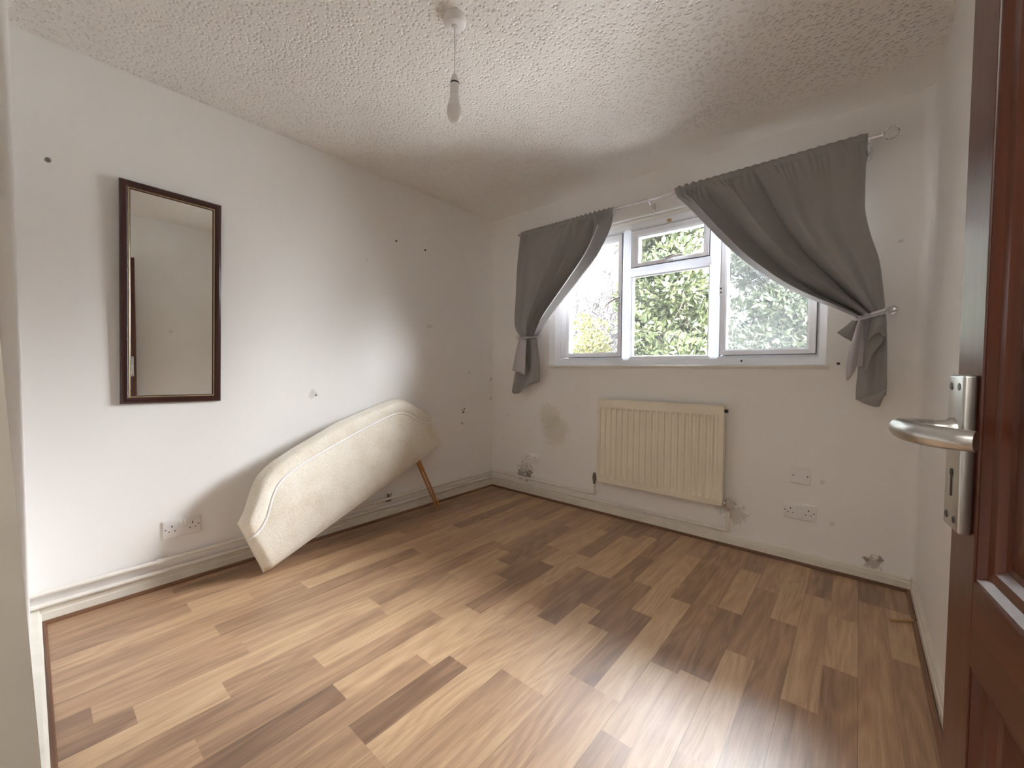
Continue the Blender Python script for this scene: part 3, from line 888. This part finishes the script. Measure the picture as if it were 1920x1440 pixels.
# ------------------------------------------------------------------ pendant lamp
pd = empty('pendant_light', (1.355, -1.672, H), None, 'white pendant lamp holder with bare bulb on the ceiling', 'ceiling light')
q = MB(); q.lathe([(.044, 0), (.044, -.010), (.041, -.022), (.034, -.028), (.012, -.030), (.010, -.036), (.005, -.038), (0, -.038)], 40); q.build('ceiling_rose', m_plastic, pd, 40)
q = MB(); q.tube([(0, 0, -.034), (0.001, 0, -.12), (0, 0, -.215)], .0032, 10); q.build('cord', m_plastic, pd, 60)
q = MB(); q.lathe([(.004, -.207), (.010, -.212), (.0155, -.228), (.0170, -.240), (.0168, -.2415)], 28); q.lathe([(.0170, -.2455), (.0178, -.247), (.0178, -.284), (.0168, -.286)], 28); q.build('lamp_holder', m_plastic, pd, 40)
q = MB(); q.lathe([(.0173, -.2400), (.0174, -.2460)], 24); q.build('holder_ring', m_black, pd)
bulb = MB().lathe([(.0165, -.286), (.0175, -.291), (.0205, -.305), (.0255, -.322), (.0275, -.330)], 32).build('bulb', m_plastic, pd, 50)
m_bulb = simple('frosted_bulb', (.80, .79, .77), .22, nscale=5, namp=.02)
q = MB(); q.lathe([(.0275, -.330), (.0288, -.342), (.0284, -.356), (.0255, -.370), (.0190, -.382), (.010, -.3885), (0, -.390)], 32); q.build('diffuser', m_bulb, bulb, 60)

# ------------------------------------------------------------------ headboard leaning on the left wall
HA = Vector((.268, -1.981, .010))
Hn = Vector((.984, .087, .156)).normalized()
He = Vector((-.134, .936, .326)); He = (He - Hn * He.dot(Hn)).normalized()
Hm = Hn.cross(He)
hb = empty('headboard', HA, Matrix((He, -Hn, Hm)).transposed().to_euler(), 'cream velour bed headboard with curved top leaning askew against the left wall', 'headboard')
# local axes: X along the bottom edge, -Y towards the room, Z up the panel
HWD = 1.405
topc = [(0, .298), (.03, .318), (.06, .348), (.09, .385), (.12, .421), (.155, .454), (.19, .477), (.26, .500), (.39, .513), (.55, .524), (.70, .531)]
pipc = [(0, .203), (.05, .214), (.10, .243), (.13, .275), (.16, .315), (.19, .35), (.24, .387), (.30, .405), (.43, .416), (.70, .421)]
def sym(c, e, sm=.02):
    tot = 0
    for k in (-2, -1, 0, 1, 2):
        s = e + k * sm * .5
        s = min(abs(s), abs(HWD - s)) if 0 <= s <= HWD else 0
        tot += interp(c, s)
    return tot / 5
q = MB()
ncol, n1, n2 = 96, 16, 12
es = []
for i in range(ncol + 1):
    t = i / ncol
    es.append(HWD * (t + 0.02 * math.sin(2 * math.pi * t) * -1))
rows = []
for j in range(n1 + n2 + 1):
    row = []
    for e in es:
        tp, pp = sym(topc, e), sym(pipc, e)
        if j <= n1:
            v = j / n1; v = .5 - .5 * math.cos(math.pi * v)
            z = pp * v
            dep = .014 * (max(0, 1 - abs(2 * v - 1) ** 3.0))
            if v < .5: dep -= .016 * (1 - smoothstep(0, .09, v))
        else:
            v = (j - n1) / n2; v = .5 - .5 * math.cos(math.pi * v)
            z = pp + (tp - pp) * v
            dep = .018 * max(0, 1 - abs(2 * v - 1) ** 2.6)
            if v > .6: dep -= .026 * smoothstep(.6, 1, v) ** 2
        s = min(e, HWD - e)
        dep -= .018 * (1 - smoothstep(0, .035, s))
        row.append((e, -dep, z))
    rows.append(row)
fr = q.grid(rows)
TH = .040
def back_of(v): return q.bm.verts.new((v.co.x, TH, v.co.z))
per = [fr[0][i] for i in range(ncol + 1)] + [fr[j][ncol] for j in range(1, n1 + n2 + 1)] + [fr[-1][i] for i in range(ncol - 1, -1, -1)] + [fr[j][0] for j in range(n1 + n2 - 1, 0, -1)]
bk = [back_of(v) for v in per]
for i in range(len(per)):
    k = (i + 1) % len(per)
    q.bm.faces.new((per[i], per[k], bk[k], bk[i]))
q.bm.faces.new(bk[::-1])
q.build('padded_panel', m_velour, hb, 60)
q = MB()
pts = [(.002 + (HWD - .004) * i / 180, -.006 + .012 * (1 - smoothstep(0, .03, min(.002 + (HWD - .004) * i / 180, HWD - .002 - (HWD - .004) * i / 180))), sym(pipc, .002 + (HWD - .004) * i / 180)) for i in range(181)]
q.tube(pts, [(.0076 if i % 2 else .0052) for i in range(181)], 8)
q.build('piping', m_piping, hb, 60)
def hleg(x, z0, z1, ang=0):
    q = MB()
    M = Matrix.Translation((x, 0, z1)) @ Matrix.Rotation(ang, 4, 'Y')
    ln = z1 - z0
    sl = ln * .52
    q.box(-.0195, .0195, TH + .001, TH + .011, -ln + sl, 0, 0, M)
    q.box(-.0195, -.007, TH + .001, TH + .011, -ln, -ln + sl, 0, M)
    q.box(.007, .0195, TH + .001, TH + .011, -ln, -ln + sl, 0, M)
    o = q.build('leg', m_leg, hb)
    return tag(o, 'bare pine leg with a slot')
hleg(1.170, -.415, .20, -.035)
hleg(.70, -.2, .20, R(62))

# ------------------------------------------------------------------ curtain pole
PZ, PY = 2.187, -0.090
cp = empty('curtain_pole', (1.5, PY, PZ), None, 'chrome curtain pole above the window with clear ball finial', 'curtain pole')
q = MB(); q.cyl((.388 - 1.5, 0, -.008), (1.49 - 1.5, 0, 0), .0085, 16); q.cyl((1.475 - 1.5, 0, -.0002), (2.600 - 1.5, 0, .008), .0100, 16); q.build('rod', m_chrome, cp, 40)
q = MB(); q.cyl((.376 - 1.5, 0, -.008), (.389 - 1.5, 0, -.008), .0115, 16); q.build('end_cap', m_chrome, cp, 40)
q = MB()
M = Matrix.Translation((2.590 - 1.5, 0, .008)) @ Matrix.Rotation(R(90), 4, 'Y')
q.lathe([(.0125, 0), (.0125, .012), (.009, .014), (.009, .022), (.0135, .024), (.0135, .030), (.006, .034)], 20, M); q.build('finial_neck', m_chrome, cp, 40)
q = MB(); bmesh.ops.create_icosphere(q.bm, subdivisions=2, radius=.031, matrix=Matrix.Translation((2.650 - 1.5, 0, .010))); q.build('finial_ball', m_crystal, cp)
for bx in (.43, 1.481, 2.572):
    q = MB()
    y1 = -PY - .0005
    q.box(bx - 1.5 - .009, bx - 1.5 + .009, y1 - .004, y1, -.060, .002, .001)
    q.tube([(bx - 1.5, y1 - .004, -.030), (bx - 1.5, .030, -.030), (bx - 1.5, .004, -.020), (bx - 1.5, -.008, -.013)], .0045, 8)
    q.tube([(bx - 1.5, .013, 0), (bx - 1.5, .009, -.012), (bx - 1.5, 0, -.0145), (bx - 1.5, -.010, -.011), (bx - 1.5, -.014, 0)], .004, 8)
    q.build('pole_bracket', m_chrome, cp, 50)

# ------------------------------------------------------------------ curtains
def curtain(name, label, top, lead, outer, fold_phase, amp_mid, gather, seedn, sgn):
    """top = (x at the leading edge, x at the outer edge); lead / outer = traced (x, z) edges from pole to tie; u = 0 leading edge, 1 outer edge"""
    rng = random.Random(seedn)
    NU, NV = 200, 70
    le = catmull([Vector((x, 0, z)) for x, z in lead], NV)
    ou = catmull([Vector((x, 0, z)) for x, z in outer], NV)
    A0, A1, B0, B1 = le[0], le[-1], ou[0], ou[-1]
    ph = [rng.uniform(0, 6.28) for _ in range(6)]
    q = MB()
    rows = []
    for j in range(NV + 1):
        v = j / NV
        offl = le[j] - A0.lerp(A1, v)
        offo = ou[j] - B0.lerp(B1, v)
        row = []
        for i in range(NU + 1):
            u = i / NU
            phi = fold_phase(u)
            env = amp_mid(u)
            k = smoothstep(0.0, .13, v)
            sq = smoothstep(.80, 1.0, v)
            s = u - (.036 * k * (1 - .5 * sq)) * math.sin(phi) * env          # pleats overhang sideways
            s = max(0, min(1, s))
            T = A0.lerp(B0, s)
            G = A1.lerp(B1, s)
            w = smoothstep(-.05, .95, s)
            p = T.lerp(G, v) + offl * (1 - w) + offo * w
            ruff = gather(u)
            d = .030 * k * env * (2.2 * abs(math.cos(phi / 2)) ** .8 - 1) * (1 - .35 * sq) * 1.6
            d += .010 * ruff * math.sin(u * 190 + ph[0] + 2 * math.sin(u * 40)) * (1 - smoothstep(.0, .20, v))
            d += .008 * math.sin(u * 17 + ph[1]) * k * (1 - sq) * (1 - env) + .004 * math.sin(u * 39 + v * 5 + ph[2]) * k
            y = PY - .016 - d - .020 * smoothstep(0, .5, v) * (1 - .3 * sq)
            if u < .03: y += .012 * (1 - u / .03) * k                       # hem turned back
            # keep the pocket round the pole
            if v < .035: y = PY - .0135 - .003 * ruff * (math.sin(u * 190 + ph[0]) + 1)
            zz = p.z + (.006 * ruff * math.sin(u * 140 + ph[3]) if v < .02 else 0)
            row.append((p.x, y, zz))
        rows.append(row)
    # pocket: up and over the pole, and down behind it
    top_row = rows[0]
    back = []
    for (dy, dz) in ((.026, -.045), (.0265, -.012), (.022, .004), (.006, .010)):
        back.append([(x, PY + dy - .012 * (1 if dy < .01 else 0), z + dz) for (x, y, z) in top_row])
    front = [[(x, PY - .0125, z + .002) for (x, y, z) in top_row]]
    q.grid(back + front + rows[1:])
    return q
def done(q, name, label, m=None):
    o = q.build(name, m or m_curtain, None, 80)
    b2 = bmesh.new()                                   # every sheet of cloth shows its grey face to the room, its lining to the window
    b2.from_mesh(o.data)
    seen = set()
    for f in b2.faces:
        if f.index in seen: continue
        isl, todo = [], [f]
        seen.add(f.index)
        while todo:
            g = todo.pop(); isl.append(g)
            for e in g.edges:
                for h in e.link_faces:
                    if h.index not in seen: seen.add(h.index); todo.append(h)
        if sum(g.normal.y * g.calc_area() for g in isl) > 0:
            bmesh.ops.reverse_faces(b2, faces=isl)
    b2.to_mesh(o.data); b2.free()
    md = o.modifiers.new('thickness', 'SOLIDIFY')
    md.thickness = .0022
    md.offset = 0
    o.data.materials.append(m_lining)
    md.material_offset = LIN
    md.material_offset_rim = 1
    return tag(o, label, 'curtain')
def sheet(q, rows, nu=14, nv=14):
    """smooth sheet through a small grid of 3D points"""
    cols = [catmull(r, nu) for r in rows]
    out = []
    tr = [catmull([c[i] for c in cols], nv) for i in range(nu + 1)]
    for j in range(nv + 1): out.append([tr[i][j] for i in range(nu + 1)])
    q.grid(out)

# right curtain
R_lead = [(1.648, 2.205), (1.672, 2.133), (1.773, 2.003), (1.905, 1.839), (2.035, 1.693), (2.194, 1.551), (2.321, 1.462), (2.463, 1.385), (2.548, 1.332)]
R_out = [(2.567, 2.213), (2.564, 2.093), (2.564, 1.94), (2.568, 1.832), (2.591, 1.717), (2.623, 1.597), (2.642, 1.454), (2.650, 1.368)]
def phase_r(u): return 2 * math.pi * (u - .085) / (.215 + .10 * u)
def amp_r(u): return 1 - .94 * smoothstep(.44, .66, u)
def gath_r(u): return .35 + .9 * math.exp(-((u - .09) / .09) ** 2)
q = curtain('curtain', '', None, R_lead, R_out, phase_r, amp_r, gath_r, 3, 1)
# bunched tail under the tie
sheet(q, [[(2.556, -.085, 1.325), (2.585, -.110, 1.330), (2.615, -.080, 1.335), (2.655, -.10, 1.345)],
          [(2.560, -.070, 1.22), (2.590, -.090, 1.22), (2.625, -.060, 1.22), (2.664, -.085, 1.22)],
          [(2.560, -.060, 1.08), (2.595, -.075, 1.07), (2.63, -.058, 1.06), (2.668, -.080, 1.06)],
          [(2.556, -.055, .985), (2.59, -.072, .98), (2.63, -.060, .985), (2.670, -.078, .99)],
          [(2.556, -.060, .928), (2.59, -.080, .912), (2.63, -.065, .905), (2.668, -.074, .955)]])
sheet(q, [[(2.556, -.066, .932), (2.60, -.092, .948), (2.640, -.092, .966), (2.668, -.082, .984)],
          [(2.575, -.080, .918), (2.605, -.098, .926), (2.640, -.096, .936), (2.662, -.086, .955)],
          [(2.585, -.074, .912), (2.61, -.090, .902), (2.628, -.088, .896), (2.646, -.080, .898)]], 10, 8)
sheet(q, [[(2.606, -.150, 1.320), (2.625, -.162, 1.330), (2.645, -.150, 1.335), (2.654, -.120, 1.335)],
          [(2.596, -.155, 1.275), (2.620, -.180, 1.285), (2.645, -.165, 1.285), (2.658, -.125, 1.285)],
          [(2.592, -.140, 1.215), (2.608, -.165, 1.235), (2.634, -.160, 1.252), (2.654, -.120, 1.235)]], 12, 10)
sheet(q, [[(2.585, -.110, 1.315), (2.600, -.120, 1.320), (2.640, -.115, 1.325)],
          [(2.578, -.105, 1.17), (2.605, -.125, 1.17), (2.650, -.115, 1.215)],
          [(2.580, -.100, 1.09), (2.598, -.108, 1.095), (2.606, -.100, 1.16)],
          [(2.584, -.098, 1.058), (2.590, -.100, 1.056), (2.596, -.098, 1.09)]], 10, 10)
sheet(q, [[(2.538, -.105, 1.326), (2.548, -.120, 1.322), (2.556, -.110, 1.318)],
          [(2.505, -.100, 1.292), (2.530, -.122, 1.275), (2.548, -.110, 1.268)],
          [(2.474, -.095, 1.264), (2.500, -.112, 1.240), (2.532, -.105, 1.217)]], 8, 8)
c_r = done(q, 'curtain', 'wide grey curtain on the right of the window, tied back towards the open door')

# left curtain
L_lead = [(1.231, 2.190), (1.214, 2.084), (1.115, 1.9), (.963, 1.731), (.801, 1.571), (.692, 1.457), (.585, 1.330)]
L_out = [(.410, 2.186), (.385, 2.007), (.379, 1.7), (.366, 1.48), (.378, 1.4), (.425, 1.335)]
def phase_l(u): return 2 * math.pi * (u - .08) / (.18 + .08 * u)
def amp_l(u): return .95 - .84 * smoothstep(.40, .62, u)
def gath_l(u): return .35 + .8 * math.exp(-((u - .20) / .16) ** 2)
q = curtain('curtain', '', None, L_lead, L_out, phase_l, amp_l, gath_l, 6, -1)
sheet(q, [[(.422, -.100, 1.335), (.455, -.130, 1.330), (.50, -.10, 1.325), (.545, -.135, 1.325), (.582, -.105, 1.325)],
          [(.385, -.080, 1.21), (.43, -.125, 1.20), (.49, -.085, 1.20), (.55, -.130, 1.20), (.596, -.095, 1.20)],
          [(.338, -.065, 1.085), (.40, -.115, 1.07), (.47, -.075, 1.07), (.55, -.125, 1.08), (.600, -.085, 1.09)],
          [(.283, -.055, .874), (.355, -.110, .862), (.400, -.085, .874), (.505, -.130, .930), (.598, -.080, .972)]], 30, 20)
c_l = done(q, 'curtain', 'narrow grey curtain on the left of the window, tied back near the room corner')

# tiebacks: satin band and tails, and the wall hooks that hold them
tb = empty('curtain_tieback', (.49, -.12, 1.325), None, 'shiny grey satin tie round the left curtain, one flat tail hanging', 'curtain tie')
ox, oy, oz = tb.location
def rel(rows): return [[(x - ox, y - oy, z - oz) for x, y, z in r] for r in rows]
q = MB()
band = [(.382, -.045, 1.334), (.395, -.085, 1.333), (.425, -.150, 1.325), (.48, -.178, 1.317), (.54, -.178, 1.318), (.592, -.145, 1.325), (.602, -.10, 1.33), (.585, -.060, 1.334), (.50, -.045, 1.336)]
q.tube([(x - ox, y - oy, z - oz) for x, y, z in catmull(band, 40)], .010, 8, True, .5)
q.build('band', m_satin, tb, 60)
q = MB()
sheet(q, rel([[(.462, -.182, 1.318), (.500, -.190, 1.318), (.540, -.182, 1.312)],
              [(.430, -.180, 1.22), (.475, -.192, 1.21), (.532, -.182, 1.20)],
              [(.398, -.170, 1.12), (.455, -.186, 1.10), (.524, -.176, 1.09)],
              [(.371, -.160, 1.061), (.44, -.175, 1.045), (.515, -.168, 1.020)]]))
q.build('tail', m_satin, tb, 70).modifiers.new('thickness', 'SOLIDIFY').thickness = .0015

tb = empty('curtain_tieback', (2.60, -.12, 1.335), None, 'shiny pale satin tie round the right curtain, with a long pointed tail', 'curtain tie')
ox, oy, oz = tb.location
q = MB()
band = [(2.668, -.060, 1.375), (2.664, -.105, 1.368), (2.650, -.160, 1.348), (2.605, -.180, 1.330), (2.560, -.172, 1.318), (2.543, -.130, 1.322), (2.55, -.085, 1.330), (2.60, -.070, 1.345)]
q.tube([(x - ox, y - oy, z - oz) for x, y, z in catmull(band, 40)], .008, 8, True, .5)
q.build('band', m_satin, tb, 60)
q = MB()
sheet(q, rel([[(2.556, -.175, 1.318), (2.562, -.185, 1.316), (2.568, -.170, 1.312)],
              [(2.532, -.165, 1.208), (2.546, -.190, 1.212), (2.560, -.165, 1.214)],
              [(2.516, -.155, 1.107), (2.534, -.182, 1.105), (2.553, -.158, 1.090)],
              [(2.518, -.148, 1.022), (2.530, -.165, 1.030), (2.551, -.150, 1.071)]]))
sheet(q, rel([[(2.568, -.170, 1.312), (2.574, -.140, 1.310), (2.580, -.120, 1.308)],
              [(2.560, -.165, 1.214), (2.570, -.140, 1.212), (2.580, -.125, 1.210)],
              [(2.553, -.158, 1.090), (2.566, -.135, 1.092), (2.578, -.120, 1.092)]]))
q.build('tail', m_satin, tb, 70).modifiers.new('thickness', 'SOLIDIFY').thickness = .0015

def holdback(loc, label, side):
    t = empty('holdback_hook', loc, None, label, 'curtain hook')
    q = MB()
    q.cyl((0, -.0005, 0), (0, -.006, 0), .014, 20)
    q.tube([(0, -.006, 0), (0, -.050, 0), (0, -.080, .003)], .0045, 10)
    q.tube([(0, -.060, .001), (side * .006, -.062, .012), (side * .020, -.064, .016)], .0035, 8)
    q.build('stem', m_chrome, t, 50)
    q = MB(); bmesh.ops.create_icosphere(q.bm, subdivisions=2, radius=.0165, matrix=Matrix.Translation((0, -.090, .003))); q.build('clear_knob', m_crystal, t)
holdback((2.682, 0, 1.362), 'chrome holdback hook with clear knob right of the right curtain', -1)
holdback((.372, 0, 1.330), 'chrome holdback hook with clear knob beside the left curtain', 1)

# ------------------------------------------------------------------ open panelled door
Dd = Vector((-.1219, .9925, 0))                    # hinge -> latch edge
Dn = Vector((-.9925, -.1219, 0))                   # face seen from the doorway
hinge = Vector((2.7545, -2.745, 0.006))
door = struct(empty('door_1', hinge, Matrix((-Dd, -Dn, Vector((0, 0, 1)))).transposed().to_euler()))
tag(door, 'open dark mahogany panelled door with an aluminium lever handle', 'door')
# local: X hinge -> latch, Y = away from the camera side (thickness 0 .. 0.036), Z up
DW, DH, DT = .760, 1.975, .036
ST = .076
def piece(name, x0, x1, z0, z1, m):
    return MB().box(x0, x1, 0, DT, z0, z1, .0015).build(name, m, door)
piece('stile', DW - ST, DW, 0, DH, m_door_v)
piece('stile', 0, ST, 0, DH, m_door_v)
RA0, RA1 = .726, .824
piece('bottom_rail', ST, DW - ST, 0, .19, m_door_h)
piece('lock_rail', ST, DW - ST, RA0, RA1, m_door_h)
piece('top_rail', ST, DW - ST, DH - .10, DH, m_door_h)
def panel(z0, z1):
    q = MB()
    x0, x1 = ST, DW - ST
    rings = []
    for ins, y in ((0, .002), (.004, .0015), (.010, .008), (.020, .010), (.026, .016), (.032, .018), (.075, .010), (.080, .010)):
        rings.append([q.bm.verts.new(p) for p in ((x0 + ins, y, z0 + ins), (x1 - ins, y, z0 + ins), (x1 - ins, y, z1 - ins), (x0 + ins, y, z1 - ins))])
    for a, c in zip(rings, rings[1:]):
        for k in range(4): q.bm.faces.new((a[k], a[(k + 1) % 4], c[(k + 1) % 4], c[k]))
    q.bm.faces.new(rings[-1])
    q.box(x0, x1, .020, DT - .002, z0, z1)
    q.build('panel', m_door_v, door)
panel(RA1, DH - .10)
panel(.19, RA0)
# lever handle on its lock plate (height above the floor less the door's own base)
hx, hz = DW - .043, .962
hd = empty('door_handle')
hd.parent = door
q = MB(); q.box(hx - .0255, hx + .0255, -.0125, 0, .872, 1.058, .0035, None, 3); q.build('lock_plate', m_alu, hd, 40)
q = MB(); q.lathe([(.0145, .012), (.0145, .016), (.011, .019), (.0095, .034)], 24, Matrix.Translation((hx, 0, hz + .030)) @ Matrix.Rotation(R(90), 4, 'X')); 
pts = [(hx, -.030, hz + .030), (hx + .001, -.046, hz + .030), (hx - .004, -.058, hz + .030), (hx - .020, -.062, hz + .030), (hx - .050, -.060, hz + .030), (hx - .080, -.052, hz + .030), (hx - .102, -.036, hz + .030), (hx - .110, -.024, hz + .030)]
q.tube(catmull(pts, 30), [.0105 + .002 * math.sin(math.pi * i / 30) for i in range(31)], 16, True, 1.0)
q.build('lever', m_alu, hd, 60)
q = MB()
for dx, z in ((-.013, 1.044), (.013, 1.044), (-.013, .886), (.013, .886)): q.cyl((hx + dx, -.0120, z), (hx + dx, -.0132, z), .0042, 12)
q.build('screws', m_screw, hd)
q = MB(); q.cyl((hx, -.0120, .940), (hx, -.0131, .940), .0050, 16); q.box(hx - .0022, hx + .0022, -.0131, -.0120, .912, .940); q.build('keyhole', m_black, hd)
q = MB(); q.box(DW, DW + .0015, .008, .028, .86, 1.06); q.build('latch_plate', m_alu, door)

for o in door.children_recursive:                      # built hinge -> latch along +X; the door's own X runs the other way
    if o.type == 'MESH':
        o.data.transform(Matrix.Diagonal((-1, 1, 1, 1)))
        o.data.flip_normals()

# ------------------------------------------------------------------ loose offcut by the right wall
q = MB()
q.prism([(-.048, 0), (.048, 0), (.046, .010), (-.044, .007)], -.007, .007)
o = q.build('wood_offcut', m_stick, None, None, (2.735, -.362, .0005))
o.rotation_euler = (0, 0, R(32))
tag(o, 'short pale wooden offcut lying on the floor at the right skirting', 'wood offcut')
